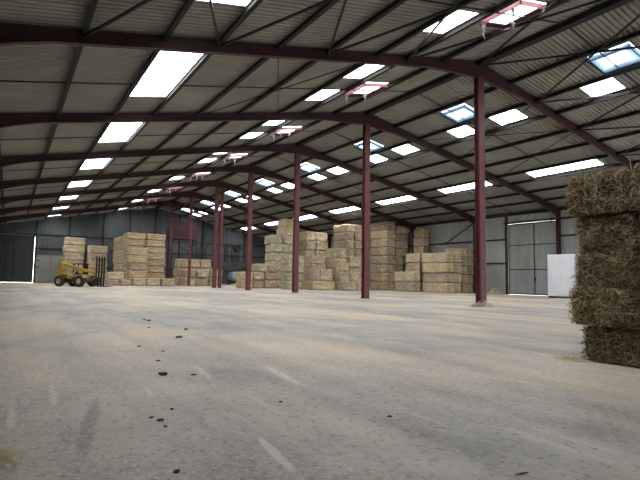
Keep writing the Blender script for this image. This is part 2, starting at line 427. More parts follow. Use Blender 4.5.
# ------------------------------------------------------------------ walls of corrugated sheet
def vsheet(mb, axis, c, a0, a1, z0, z1, pitch=.26, amp=.022, zf=None):
    n = max(2, round((a1 - a0) / pitch)) * 4; o = len(mb.v)
    for i in range(n + 1):
        a = a0 + (a1 - a0) * i / n; off = amp * (1 if i % 4 in (0, 1) else -1)
        zt = zf(a) if zf else z1
        for z in (z0, zt):
            mb.v.append((c + off, a, z) if axis == 'x' else (a, c + off, z))
    for i in range(n):
        p = o + 2 * i; mb.f.append((p, p + 2, p + 3, p + 1))
D0, D1, DZ = 26.62, 31.95, 7.08
mb = MB()
vsheet(mb, 'x', XE, YF, D0, -.0, ZE + .1); vsheet(mb, 'x', XE, D1, YB, 0, ZE + .1); vsheet(mb, 'x', XE, D0, D1, DZ + .04, ZE + .1)
struct(mb.build('wall_right', M['wallsheet']), 'long right side wall of grey corrugated sheet')
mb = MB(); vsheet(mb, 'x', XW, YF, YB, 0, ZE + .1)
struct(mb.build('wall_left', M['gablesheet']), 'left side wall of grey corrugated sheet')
GD0, GD1, GDZ = XW + .5, 2.72, 6.75        # door in the far gable
mb = MB(); zg = lambda x: roofz(x) + .08
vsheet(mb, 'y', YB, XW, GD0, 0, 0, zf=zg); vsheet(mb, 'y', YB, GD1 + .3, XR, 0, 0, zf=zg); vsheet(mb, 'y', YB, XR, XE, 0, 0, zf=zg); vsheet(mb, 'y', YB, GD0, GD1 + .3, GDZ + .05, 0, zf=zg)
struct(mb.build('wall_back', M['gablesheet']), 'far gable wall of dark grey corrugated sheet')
FD0, FD1, FDZ = 28.0, 33.0, 4.5              # front opening behind the camera
mb = MB()
vsheet(mb, 'y', YF, XW, XR, 0, 0, zf=zg); vsheet(mb, 'y', YF, FD1, XE, 0, 0, zf=zg); vsheet(mb, 'y', YF, XR, FD0, 0, 0, zf=zg); vsheet(mb, 'y', YF, FD0, FD1, FDZ, 0, zf=zg)
struct(mb.build('wall_front', M['gablesheet']), 'front gable wall behind the camera with its wide doorway')

# door in the right wall: two leaves in a frame
mb = MB(); vsheet(mb, 'x', XE - .025, D0 - .04, D1 + .04, .012, DZ + .03, .2, .018)
door = mb.build('door_1', M['doorsheet']); struct(door, 'tall grey corrugated double door in the right wall')
mb = MB()
for y in (D0 + .08, 29.02, D1 - .08): mb.box(XE - .08, XE - .05, y - .035, y + .035, .06, DZ - .03)
for z in (.1, 2.5, 4.92, DZ - .08): mb.box(XE - .08, XE - .05, D0 + .06, D1 - .06, z - .035, z + .035)
mb.build('door_frame', M['brace'], door)
mb = MB(); mb.box(XE - .14, XE - .08, 28.85, 28.92, 1.35, 1.75); mb.build('door_handle', M['black'], door)
# door in the far gable
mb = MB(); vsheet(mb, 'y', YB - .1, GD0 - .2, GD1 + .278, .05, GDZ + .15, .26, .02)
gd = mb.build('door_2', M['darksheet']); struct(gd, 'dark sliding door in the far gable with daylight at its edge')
mb = MB()
for z in (.2, 2.4, 4.6, GDZ - .1): mb.box(GD0, GD1, YB - .18, YB - .13, z - .05, z + .05)
for x in (GD0 + .08, (GD0 + GD1) / 2, GD1 - .0): mb.box(x - .05, x + .05, YB - .18, YB - .13, .16, GDZ - .05)
mb.build('door_frame', M['black'], gd)

# girts, wall posts, door track
tn = 0
def trim(mb, m, label):
    global tn
    tn += 1; return struct(mb.build('trim_%d' % tn, m), label)
for z in (3.15, 5.58):
    for a, b in ((YF, D0 - .3), (D1 + .3, YB)):
        mb = MB(); mb.box(XE - .16, XE - .03, a, b, z - .07, z + .07); trim(mb, M['brace'], 'dark wall rail on the right wall %s, %s of the doorway' % ('at mid height' if z > 4 else 'low down', 'this side' if a < 0 else 'the far side'))
mb = MB(); mb.box(XE - .3, XE - .05, D0 - 2.5, D1 + .4, DZ + .03, DZ + .2); trim(mb, M['brace'], 'dark sliding track above the right wall door')
for y in (D0 - .15, D1 + .15):
    mb = MB(); mb.box(XE - .24, XE - .04, y - .1, y + .1, 0, ZE - .1); trim(mb, M['steel'], 'dark red jamb post on the %s side of the right wall door' % ('near' if y < 28 else 'far'))
for k in (3, 4):
    y = FY(k)
    mb = MB(); mb.bar((XE - .3, y, ZE - .6), (XE - .12, y + 4.4, 5.6), .09); trim(mb, M['brace'], 'diagonal knee brace on the right wall at the %s frame' % ORD[k - 1])
for z in (2.4, 5.1, 7.15):
    mb = MB(); mb.box(GD1 + .35 if z < 6.6 else XW, XE - .1, YB - .16, YB - .03, z - .08, z + .08); trim(mb, M['brace'], 'dark %s rail across the far gable' % ('lower' if z < 3 else 'middle' if z < 6 else 'upper'))
for x in (GD1 + .42, 7.5, 12.3, 16.3, 20.3, 24.4, 28.5, 36.4):
    mb = MB(); mb.box(x - .09, x + .09, YB - .24, YB - .04, 0, roofz(x) - .1); trim(mb, M['brace'], 'dark wind post on the far gable, %s' % ('beside the sliding door' if x < 4 else 'at the ridge' if abs(x - XR) < .1 else 'about %d strides from the left wall' % round(x)))
mb = MB(); mb.box(GD1 + .55, 5.2, YB - .28, YB - .17, .05, 4.1); mb.box(5.25, 8.9, YB - .28, YB - .17, .05, 4.1)
bl = trim(mb, M['plywood'], 'pale grey boards lining the foot of the far gable beside the sliding door')
for z in (2.3, 3.3):
    mb = MB(); mb.box(GD1 + .6, GD1 + 1.0, YB - .31, YB - .28, z - .06, z + .06); mb.build('strap_hinge', M['black'], bl)

# ------------------------------------------------------------------ bales
def bale_mesh(name, seed, L, W, H, nseg, amp, rad, m, strands=0, slen=.2, sw=.006, m2=None, lift=.012, pokef=.35):
    """L along y, W along x, H along z; centred in x and y, base at z = 0"""
    off = Vector((seed * 13.7, seed * 5.1, seed * 9.3))
    nx, ny, nz = max(3, int(nseg * W)), max(3, int(nseg * L)), max(3, int(nseg * H))
    V = {}; verts = []; faces = []
    hx, hy, hz = W / 2, L / 2, H / 2
    def vert(i, j, k):
        key = (i, j, k)
        if key in V: return V[key]
        p = Vector((-hx + W * i / nx, -hy + L * j / ny, -hz + H * k / nz))
        q = Vector((max(-hx + rad, min(hx - rad, p.x)), max(-hy + rad, min(hy - rad, p.y)), max(-hz + rad, min(hz - rad, p.z))))
        d = p - q
        nrm = d.normalized() if d.length > 1e-6 else Vector((0, 0, 1))
        p2 = q + nrm * rad if d.length > 1e-6 else p
        n = noise.noise((p2 + off) * (1.6 / max(H, .3))) * .5 + noise.noise((p2 + off) * (5.0 / max(H, .3))) * .3
        fl = noise.noise(Vector((off.x, (p2.y + off.y) * 9 / max(H, .3), off.z + p2.z * .4))) * .35     # flakes across the length
        fi = noise.noise((p2 + off) * 21 / max(H, .3)) * .35
        bul = amp * (n * 1.3 + fl + fi * 1.2) - amp * .12
        p2 = p2 + nrm * bul
        p2.z = max(-hz, min(hz - .003, p2.z))
        V[key] = len(verts); verts.append((p2.x, p2.y, p2.z + hz)); return V[key]
    for i in range(nx):
        for j in range(ny):
            faces.append((vert(i, j, 0), vert(i, j + 1, 0), vert(i + 1, j + 1, 0), vert(i + 1, j, 0)))
            faces.append((vert(i, j, nz), vert(i + 1, j, nz), vert(i + 1, j + 1, nz), vert(i, j + 1, nz)))
    for i in range(nx):
        for k in range(nz):
            faces.append((vert(i, 0, k), vert(i + 1, 0, k), vert(i + 1, 0, k + 1), vert(i, 0, k + 1)))
            faces.append((vert(i, ny, k), vert(i, ny, k + 1), vert(i + 1, ny, k + 1), vert(i + 1, ny, k)))
    for j in range(ny):
        for k in range(nz):
            faces.append((vert(0, j, k), vert(0, j, k + 1), vert(0, j + 1, k + 1), vert(0, j + 1, k)))
            faces.append((vert(nx, j, k), vert(nx, j + 1, k), vert(nx, j + 1, k + 1), vert(nx, j, k + 1)))
    nb = len(faces)
    if strands:
        r = np.random.default_rng(seed + 100)
        va = np.array(verts)
        fa = np.array(faces)
        cen = va[fa].mean(1); e1 = va[fa[:, 1]] - va[fa[:, 0]]; e2 = va[fa[:, 3]] - va[fa[:, 0]]
        nr = np.cross(e1, e2); ar = np.linalg.norm(nr, axis=1); nr /= ar[:, None] + 1e-9
        ar[cen[:, 2] < .01] = 0
        idx = r.choice(len(fa), strands, p=ar / ar.sum())
        c = cen[idx] + r.normal(0, .012, (strands, 3)); n = nr[idx]
        t = r.normal(0, 1, (strands, 3)) * np.array([1, 1, .75]); t -= (t * n).sum(1)[:, None] * n; t /= np.linalg.norm(t, axis=1)[:, None] + 1e-9
        b = np.cross(n, t)
        ln = slen * r.uniform(.35, 1.3, strands)[:, None]; w = sw * r.uniform(.6, 1.4, strands)[:, None]
        poke = (r.random(strands) ** 4)[:, None]
        bend = r.normal(0, .25, (strands, 1)) * ln
        pts = []
        for q, cv, li in ((-.5, -.2, -.4), (-.15, .35, 1), (.2, .3, 1), (.5, -.35, .2)):
            pc = c + t * ln * q + b * bend * cv + n * (lift * li + poke * ln * pokef * (q + .5))
            pts.append(pc - b * w / 2); pts.append(pc + b * w / 2)
        P = np.stack(pts, 1)         # strands,8,3
        P[:, :, 2] = np.clip(P[:, :, 2], .004, None)
        o0 = len(verts); verts += [tuple(p) for p in P.reshape(-1, 3)]
        for s_ in range(strands):
            q = o0 + s_ * 8
            faces += [(q, q + 1, q + 3, q + 2), (q + 2, q + 3, q + 5, q + 4), (q + 4, q + 5, q + 7, q + 6)]
    me = bpy.data.meshes.new(name); me.from_pydata(verts, [], faces)
    me.materials.append(m)
    if strands and m2:
        me.materials.append(m2)
        if m2 is M['haystrand']: me.materials.append(M['haydark']); me.materials.append(M['hay'])
        mi = np.zeros(len(faces), dtype=np.int32)
        mi[nb:] = 1 if m2 is not M['haystrand'] else np.repeat(r.choice([1, 2, 3], strands, p=[.38, .27, .35]), 3)
        me.polygons.foreach_set('material_index', mi)
    me.polygons.foreach_set('use_smooth', np.ones(len(faces), dtype=bool))
    me.update()
    return me

FAR = [bale_mesh('straw_bale', s, 2.2, 1.6, 1.0, 14, .14, .13, M['straw'], 420, .20, .03, M['straw'], .015, 0) for s in range(8)]
FARLONG = [bale_mesh('straw_bale', 20 + s, 3.6, 1.4, 1.0, 13, .14, .13, M['straw'], 520, .20, .03, M['straw'], .015, 0) for s in range(5)]
FARGREEN = [bale_mesh('straw_bale', 40 + s, 2.2, 1.6, 1.0, 14, .15, .15, M['greenstraw'], 420, .20, .03, M['greenstraw'], .015, 0) for s in range(2)]
PH = ['bottom bale', 'second bale up', 'third bale up', 'fourth bale up', 'fifth bale up', 'sixth bale up', 'seventh bale up', 'eighth bale up', 'ninth bale up']
brnd = random.Random(5)
def bale(x0, x1, y0, y1, z0, z1, label, group, lib=None, jit=.05, rz=None):
    W, L, H = x1 - x0 - .03, y1 - y0 - .03, z1 - z0 - .004
    lib = lib or (FARLONG if L / W > 2 else FAR)
    base = (3.6, 1.4, 1.0) if lib is FARLONG else (2.2, 1.6, 1.0)
    o = bpy.data.objects.new('straw_bale', brnd.choice(lib)); COL.objects.link(o)
    o.location = ((x0 + x1) / 2 + brnd.uniform(-jit, jit), (y0 + y1) / 2 + brnd.uniform(-jit, jit) * 1.4, z0)
    o.scale = (W / base[1] * brnd.uniform(.92, .98), L / base[0] * brnd.uniform(.95, 1.0), H / base[2])
    o.rotation_euler = (0, 0, (brnd.uniform(-.06, .06) / max(1, L) if rz is None else rz))
    tag(o, label, 'bale', group)
    return o
def stack(name, group, xs, y0, depth, H, n, lib=None, z0=0, colnames=None, skip=(), jit=.055, ny=1, col=None):
    h = (H - z0) / n
    nc = len(xs) - 1
    for c in range(nc):
        cn = col if col else '' if nc == 1 else ((colnames or (['left', 'right'] if nc == 2 else ['left', 'middle', 'right'] if nc == 3 else ['leftmost', 'centre left', 'centre right', 'rightmost']))[c] + ' column of the ')
        for r in range(ny):
            rn = '' if ny == 1 else ['front row, ', 'second row back, ', 'third row back, ', 'rearmost row, '][r]
            for l in range(n):
                if (c, l) in skip: continue
                lev = PH[l] if not (n > 1 and l == n - 1) else 'top bale'
                if n == 1: lev = 'straw bale'
                bale(xs[c], xs[c + 1], y0 + r * depth, y0 + (r + 1) * depth, z0 + l * h, z0 + (l + 1) * h, '%s, %s%s%s' % (lev, rn, cn if col or nc == 1 else cn.replace('column of the ', 'column, ') , name), group, lib, jit)

# tall stack right of the second ridge post
stack('tall stack right of second post', 'bales of the tall stack right of the second ridge post', [38.65, 40.15], 45.85, 3.6, 8.45, 8, FARLONG, col='left column of the ')
stack('tall stack right of second post', 'bales of the tall stack right of the second ridge post', [40.17, 41.4], 45.85, 3.5, 4.2, 4, FARLONG, col='right column of the ')
stack('overhanging upper right column of that tall stack', 'bales of the tall stack right of the second ridge post', [40.17, 42.3], 45.85, 3.5, 7.95, 4, FARLONG, z0=4.21)
stack('shaded stack right behind the tall stack', 'bales of the shaded stack by the right wall', [41.55, 42.65], 42.7, 1.8, 7.5, 7)
# tall stack left of the second ridge post
stack('tall stack left of second post', 'bales of the tall stack left of the second ridge post', [34.85, 36.16, 37.4], 49.0, 3.1, 8.1, 8, FARLONG)
stack('wall of bales stepped before that stack', 'bales stepped in front of the stack left of the second post', [32.0, 33.3], 46.6, 2.9, 4.9, 4)
stack('block tucked against the second post', 'bales stepped in front of the stack left of the second post', [33.55, 35.5], 46.6, 1.6, 4.0, 3)
stack('ground row by the second post', 'low bales at the foot of the second post stack', [30.9, 32.5, 34.3], 43.6, 1.4, 1.1, 1)
stack('row behind the second post ground row', 'low bales at the foot of the second post stack', [31.35, 32.7, 34.0], 45.1, 1.35, 2.15, 2)
bale(31.4, 32.6, 45.25, 46.4, 2.16, 3.1, 'single rounded bale tipped on top of the low bales by the second post', 'low bales at the foot of the second post stack', FAR, 0, .25)
# stepped bales between the second and third post
bale(28.0, 31.2, 45.6, 47.1, 0, 1.05, 'wide bottom bale of the low step right of the third post', 'bales of the low step right of the third post', FAR)
bale(28.25, 28.95, 45.7, 47.1, 1.05, 2.4, 'narrow left bale on the low step right of the third post', 'bales of the low step right of the third post', FAR)
bale(28.95, 30.7, 45.65, 47.1, 1.05, 2.4, 'broad right bale on the low step right of the third post', 'bales of the low step right of the third post', FAR)
stack('greenish stack behind the third post', 'bales of the stack behind the third ridge post', [26.05, 28.05], 47.5, 2.2, 3.8, 4, FARGREEN)
stack('stack just right of the third post', 'bales of the four high stack right of the third post', [29.6, 31.4], 48.3, 2.2, 3.95, 4)
stack('tall pale stack between third and fourth posts', 'bales of the tall pale stack left of the third post', [28.05, 29.6, 31.3], 55.7, 2.4, 6.75, 6, FARGREEN)
stack('raised top of the pale tall stack', 'bales of the tall pale stack left of the third post', [29.75, 31.5], 55.8, 2.2, 9.0, 2, z0=6.76)
stack('high back stack right of third post', 'bales of the six high stack right of the third post', [32.2, 33.7, 35.6], 54.2, 2.3, 7.4, 6)
# low rows behind the fourth post
stack('low row behind the fourth post', 'bales of the low row behind the fourth post', [23.05, 24.5, 26.0, 27.8], 53.4, 2.2, 1.98, 2)
bale(25.1, 26.45, 53.45, 55.6, 1.985, 2.95, 'pale greenish left bale on top of the low row right of the fourth post', 'bales of the low row behind the fourth post', FARGREEN)
bale(26.45, 27.85, 53.45, 55.6, 1.985, 2.95, 'pale greenish right bale on top of the low row right of the fourth post', 'bales of the low row behind the fourth post', FARGREEN)
# far middle, behind the thin posts
stack('low row below the red hopper', 'bales of the two high row below the red hopper', [20.62, 22.3, 24.1, 26.1], 67.4, 2.6, 2.3, 2)
stack('back row below the red hopper', 'bales of the three high row behind the thin posts', [20.55, 22.2, 23.9, 25.7], 70.8, 2.4, 3.84, 3)
# left stack
stack('big left stack', 'bales of the big left stack', [12.8, 15.4, 18.1], 68.2, 2.25, 7.0, 8, FAR)
stack('shaded flank of the big left stack', 'bales of the big left stack', [12.75, 15.4], 70.5, 2.25, 6.75, 7, FAR, ny=3)
stack('step before the big left stack', 'bales of the step at the front of the big left stack', [12.9, 15.3], 66.0, 2.1, 4.9, 5)
stack('ground row before the big left stack', 'bales on the ground before the big left stack', [13.2, 14.75, 16.5, 18.3], 64.0, 1.9, 1.0, 1)
bale(10.2, 11.65, 64.3, 66.3, 0, .75, 'low bale on the ground right beside the loader forks', 'low bales beside the loader', FAR)
bale(11.7, 13.0, 64.3, 66.3, 0, .75, 'low bale on the ground between loader forks and big left stack', 'low bales beside the loader', FAR)
bale(10.2, 12.2, 64.35, 66.3, .75, 1.7, 'bale resting on the two low bales beside the loader forks', 'low bales beside the loader', FAR)
stack('stack behind the loader boom', 'bales of the stack behind the loader boom', [6.6, 9.45], 80.6, 2.4, 6.8, 6)
stack('stack behind the loader mast', 'bales of the stack behind the loader mast', [9.7, 12.4], 79.2, 2.4, 5.65, 5)
# right foreground group
stack('square stack left of nearest post', 'bales of the square stack left of the nearest post', [38.06, 39.24, 40.4], 35.7, 3.7, 4.2, 4, FARLONG)
stack('pair beside the square stack', 'bales beside the square stack', [36.8, 37.85], 39.2, 3.3, 2.2, 2, FARLONG)
stack('uneven stack between square and tall stacks', 'bales beside the square stack', [38.4, 40.2], 40.2, 2.3, 4.3, 4)
stack('shaded stack behind the nearest post', 'bales of the shaded stack behind the nearest post', [40.65, 41.6, 42.55], 36.0, 2.4, 4.8, 5)

# the near stack on the right, strands visible
NEAR = [bale_mesh('hay_bale', 60 + s, 1.0, 2.1, .62, 36, .07, .10, M['hay'], 8000, .24, .0085, M['haystrand'], .012) for s in range(3)]
zs = [0, .585, 1.215, 1.80, 2.40, 3.05]
xo = [.0, -.13, -.03, -.01, -.12]
yo = [4.62, 4.74, 4.70, 4.68, 4.76]
for c in range(3):
    for l in range(5):
        o = bpy.data.objects.new('hay_bale', NEAR[(l * 2 + c) % 3]); COL.objects.link(o)
        h = zs[l + 1] - zs[l] - .004
        y = yo[l] - c * .985 - .48
        o.location = (8.14 + xo[l] + 1.03 + (0 if c == 0 else -.03 if l in (4, 3) else .03), y, zs[l]); o.scale = (1, .955, h / .62)
        o.rotation_euler = (0, 0, brnd.uniform(-.012, .012) + (PI if (l + c) % 2 else 0))
        tag(o, 'brown hay %s in the near stack at right, %s column' % (['bottom bale', 'second bale up', 'middle bale', 'fourth bale up', 'topmost bale'][l], ['left', 'cut off right', 'unseen right'][c]), 'bale', 'hay bales of the near stack')

# ------------------------------------------------------------------ white wrapped pallets
def pallet_stack(x, y, L, label):
    root = empty('wrapped_pallet', (x, y, 0)); tag(root, label, 'wrapped pallet', 'white wrapped pallets')
    mb = MB()
    for yy in (-L / 2 + .1, 0, L / 2 - .1): mb.box(0.05, 1.75, yy - .07, yy + .07, 0, .1)
    for i in range(8): mb.box(.03 + i * .22, .18 + i * .22, -L / 2, L / 2, .1, .14)
    mb.build('pallet', M['pallet'], root)
    bm = bmesh.new(); bmesh.ops.create_cube(bm, size=1)
    bmesh.ops.subdivide_edges(bm, edges=bm.edges[:], cuts=14, use_grid_fill=True)
    for v in bm.verts:
        v.co = Vector((.9 + v.co.x * 1.76, v.co.y * (L - .04),   .14 + (v.co.z + .5) * 3.42))
        n = noise.noise(Vector((v.co.x * 1.5 + x, v.co.y * 1.5 + y, v.co.z * .9)))
        v.co += Vector((n * .025, n * .02, n * .02 if v.co.z > 1 else 0))
    me = bpy.data.meshes.new('wrapped_load'); bm.to_mesh(me); bm.free(); me.materials.append(M['wrap'])
    for p in me.polygons: p.use_smooth = True
    o = bpy.data.objects.new('wrapped_load', me); COL.objects.link(o); o.parent = root
    b = o.modifiers.new('bevel', 'BEVEL'); b.width = .07; b.segments = 3; b.limit_method = 'ANGLE'; b.angle_limit = 1.0
pallet_stack(37.85, 23.24, 2.42, 'white wrapped pallet load before the grey door, left of two')
pallet_stack(37.8, 20.72, 2.42, 'white wrapped pallet load half hidden by the near hay stack')

# ------------------------------------------------------------------ telehandler
def loader():
    R = empty('telehandler', (6.2, 58.9, 0), math.radians(-46))
    tag(R, 'small yellow telehandler parked before the far bales with its black fork mast raised', 'loader')
    mb = MB()
    mb.prism([(-1.75, .55), (1.55, .5), (1.75, .75), (1.6, 1.0), (.3, 1.05), (-.2, 1.25), (-1.5, 1.45), (-1.85, 1.1)], -.62, .62)
    ch = mb.build('chassis', M['grime'], R, .04)
    mb = MB(); mb.prism([(-1.3, 1.0), (-.1, .85), (.2, 1.15), (-.2, 1.35), (-1.2, 1.5)], -1.0, -.62); mb.build('engine_cover', M['yellow'], R, .05)
    mb = MB()
    for i in range(5): mb.box(-1.1 + i * .16, -1.0 + i * .16, -1.012, -1.0, 1.02, 1.28)
    mb.build('grille', M['black'], R)
    # boom pivot posts and boom
    mb = MB(); mb.prism([(-1.95, .8), (-1.5, .8), (-1.6, 2.1), (-1.75, 2.62), (-2.05, 2.55), (-2.1, 2.0)], -.34, .34); mb.build('boom_tower', M['yellow'], R, .03)
    mb = MB(); mb.bar((-1.95, 0, 2.42), (1.2, 0, 1.72), .30, .32); bo = mb.build('boom', M['yellow'], R, .03)
    mb = MB(); mb.bar((1.0, 0, 1.77), (2.35, 0, 1.44), .22, .24); mb.build('boom_extension', M['yellow'], bo, .02)
    mb = MB(); mb.bar((2.15, 0, 1.5), (2.75, 0, .75), .24, .28); mb.build('boom_head', M['yellow'], bo, .02)
    mb = MB(); mb.tube([(-.9, 0, 1.2), (.1, 0, 1.85)], .075, 12); mb.build('lift_ram', M['rim'], R)
    # cab on the far side
    cab = None
    mb = MB(); mb.prism([(-.75, .85), (.75, .8), (.7, 1.3), (-.8, 1.35)], .25, 1.0); cab = mb.build('cab', M['yellow'], R, .03)
    mb = MB()
    for x, y in ((-.75, .28), (-.78, .97), (.62, .28), (.62, .97)): mb.bar((x, y, 1.3), (x * .85, y, 2.42), .08)
    mb.build('cab_frame', M['black'], cab)
    mb = MB(); mb.box(-.85, .72, .2, 1.05, 2.4, 2.5); mb.build('cab_roof', M['black'], cab, .03)
    mb = MB(); mb.prism([(.66, 1.32), (.69, 1.32), (.57, 2.4), (.54, 2.4)], .32, .93); mb.build('windscreen', M['glass'], cab)
    mb = MB(); mb.box(-.5, .0, .42, .85, 1.32, 1.45); mb.box(-.6, -.48, .42, .85, 1.4, 2.0); mb.build('seat', M['black'], cab, .03)
    # wheels
    for x in (-1.28, 1.22):
        for y, sg in ((-1.0, -1), (1.0, 1)):
            r = .58; w = .19
            mb = MB(); mb.lathe([(.30, -w), (.5, -w), (.56, -w * .8), (r, -w * .45), (r, w * .45), (.56, w * .8), (.5, w), (.30, w), (.30, -w)], (x, y, r), 'y', 32)
            for q in range(18):
                a = 2 * PI * q / 18
                for s2 in (-1, 1):
                    mt = Matrix.Translation((x, y, r)) @ Matrix.Rotation(a + s2 * .08, 4, 'Y')
                    mb.box(-.03, .03, .0 if s2 > 0 else -w * .9, w * .9 if s2 > 0 else 0, r - .03, r, mt)
            wh = mb.build('wheel', M['rubber'], R)
            mb = MB(); t = y + sg * .13
            mb.lathe([(.31, y - .14), (.31, y + .14)], (x, 0, r), 'y', 28)
            mb.lathe([(.33, t), (.2, t - sg * .03), (.12, t + sg * .04), (.001, t + sg * .04)], (x, 0, r), 'y', 28)
            mb.build('rim', M['rim'], wh)
        mb = MB(); mb.tube([(x, -.9, .58), (x, .9, .58)], .1, 10); mb.build('axle', M['black'], R)
    mb = MB(); mb.prism([(.6, 1.0), (.75, 1.22), (1.65, 1.22), (1.85, .95), (1.78, .95), (1.6, 1.16), (.8, 1.16), (.68, .98)], -1.2, -.7); mb.build('mudguard', M['yellow'], R)
    mb = MB(); mb.box(-2.2, -1.75, -.75, .75, .55, 1.25); mb.build('counterweight', M['yellow'], R, .08)
    # fork mast
    mb = MB()
    for y in (-.62, -.22, .22, .62): mb.box(2.85, 2.98, y - .055, y + .055, .12, 3.25)
    for z in (.3, .95, 1.6, 2.3, 2.95): mb.box(2.88, 2.96, -.7, .7, z - .05, z + .05)
    ms = mb.build('fork_mast', M['black'], R)
    for y in (-.48, 0, .48):
        mb = MB(); mb.prism([(2.98, .06), (4.0, .04), (4.0, .07), (3.1, .14), (3.07, .9), (2.98, .9)], y - .06, y + .06); mb.build('fork_tine', M['black'], ms)
    mb = MB(); mb.box(2.6, 2.88, -.3, .3, .55, 1.05); mb.build('carriage', M['black'], ms)
    for y in (-.55, .55):
        mb = MB(); mb.lathe([(.001, y - .02), (.07, y - .02), (.07, y + .02), (.001, y + .02)], (1.78, 0, .95), 'y', 14); mb.build('headlamp', M['rim'], R)
    return R
loader()

# ------------------------------------------------------------------ hopper, platform and tank by the far gable
def hopper():
    R = empty('hopper', (22.6, 76.0, 0)); tag(R, 'dark red slatted hopper raised on legs above the far bales', 'hopper')
    mb = MB()
    for i in range(4):
        z = 7.05 + i * .68
        mb.box(-2.1, 2.1, -1.2, -1.1, z, z + .56); mb.box(-2.1, 2.1, 1.1, 1.2, z, z + .56)
        mb.box(-2.1, -2.0, -1.1, 1.1, z, z + .56); mb.box(2.0, 2.1, -1.1, 1.1, z, z + .56)
    mb.build('bin', M['hopper'], R)
    mb = MB()
    for z in (7.0, 7.66, 8.34, 9.02, 9.7): mb.box(-2.16, 2.16, -1.25, 1.25, z - .04, z + .04) if z == 7.0 else [mb.box(-2.16, 2.16, s * 1.2 - .06, s * 1.2 + .06, z - .05, z + .05) for s in (-1, 1)]
    mb.build('bin_rib', M['steel'], R)
    for x in (-1.9, 1.9):
        for y in (-1.0, 1.0):
            mb = MB(); mb.bar((x, y, 0), (x, y, 7.0), .16); mb.build('leg', M['black'], R)
    mb = MB(); mb.bar((-1.9, -1.0, 4.2), (1.9, -1.0, 6.8), .09); mb.bar((1.9, -1.0, 4.2), (-1.9, -1.0, 6.8), .09); mb.build('cross_brace', M['black'], R)
hopper()
def platform():
    R = empty('machine_platform', (31.4, 77.5, 0)); tag(R, 'raised steel platform with dark conveyor frame between the fifth and fourth posts', 'platform')
    mb = MB(); mb.box(-3.4, 3.4, -.9, 1.2, 2.95, 3.75); mb.build('deck_beam', M['grime'], R)
    for x in (-3.1, 3.1):
        for y in (-.6, 1.0): mb = MB(); mb.bar((x, y, 0), (x, y, 2.95), .18); mb.build('leg', M['black'], R)
    mb = MB()
    for x in (-1.9, -.9, .3, 1.2):
        mb.bar((x, -.4, 3.75), (x, -.4, 6.6), .14); mb.bar((x, .6, 3.75), (x, .6, 6.6), .14)
    for z in (4.9, 6.5): mb.box(-2.0, 1.3, -.5, .7, z - .1, z + .1)
    mb.build('conveyor_frame', M['black'], R)
    mb = MB(); mb.lathe([(.001, -.5), (.55, -.5), (.6, -.3), (.6, .5), (.001, .5)], (1.0, 0, 6.1), 'y', 20); mb.build('drum', M['black'], R)
    mb = MB()
    for x in (-6.8, -5.6, -4.4): mb.tube([(x, .2, 3.0), (x, .2, 5.6), (x + .35, .2, 6.5), (x + .8, .2, 6.7)], .08, 8)
    mb.tube([(-7, .2, 3.4), (-3.4, .2, 3.4)], .09, 8); mb.tube([(-7, .2, 3.4), (-7, .2, 0)], .1, 8); mb.tube([(-4.4, .2, 3.4), (-4.4, .2, 0)], .1, 8)
    mb.build('filler_pipes', M['black'], R)
platform()
def tank():
    R = empty('slurry_tank', (31.0, 75.2, 0)); tag(R, 'rounded blue grey tank on wheels under the raised platform', 'tank')
    mb = MB(); prof = [(.001, -1.0), (.45, -1.0), (.75, -.85), (.85, -.55), (.85, .55), (.75, .85), (.45, 1.0), (.001, 1.0)]
    mb.lathe(prof, (0, 0, 1.35), 'y', 28); mb.build('drum', M['tank'], R, smooth=True)
    mb = MB(); mb.lathe([(.86, -.06), (.9, -.06), (.9, .06), (.86, .06)], (0, -.4, 1.35), 'y', 28); mb.lathe([(.86, -.06), (.9, -.06), (.9, .06), (.86, .06)], (0, .4, 1.35), 'y', 28); mb.build('band', M['black'], R)
    mb = MB(); mb.box(-.7, .7, -1.0, 1.0, .42, .55); mb.build('cradle', M['black'], R)
    for x in (-.85, .85):
        mb = MB(); mb.lathe([(.001, x - .12), (.4, x - .12), (.45, x - .06), (.45, x + .06), (.4, x + .12), (.001, x + .12)], (0, 0, .45), 'x', 22); mb.build('wheel', M['rubber'], R)
tank()

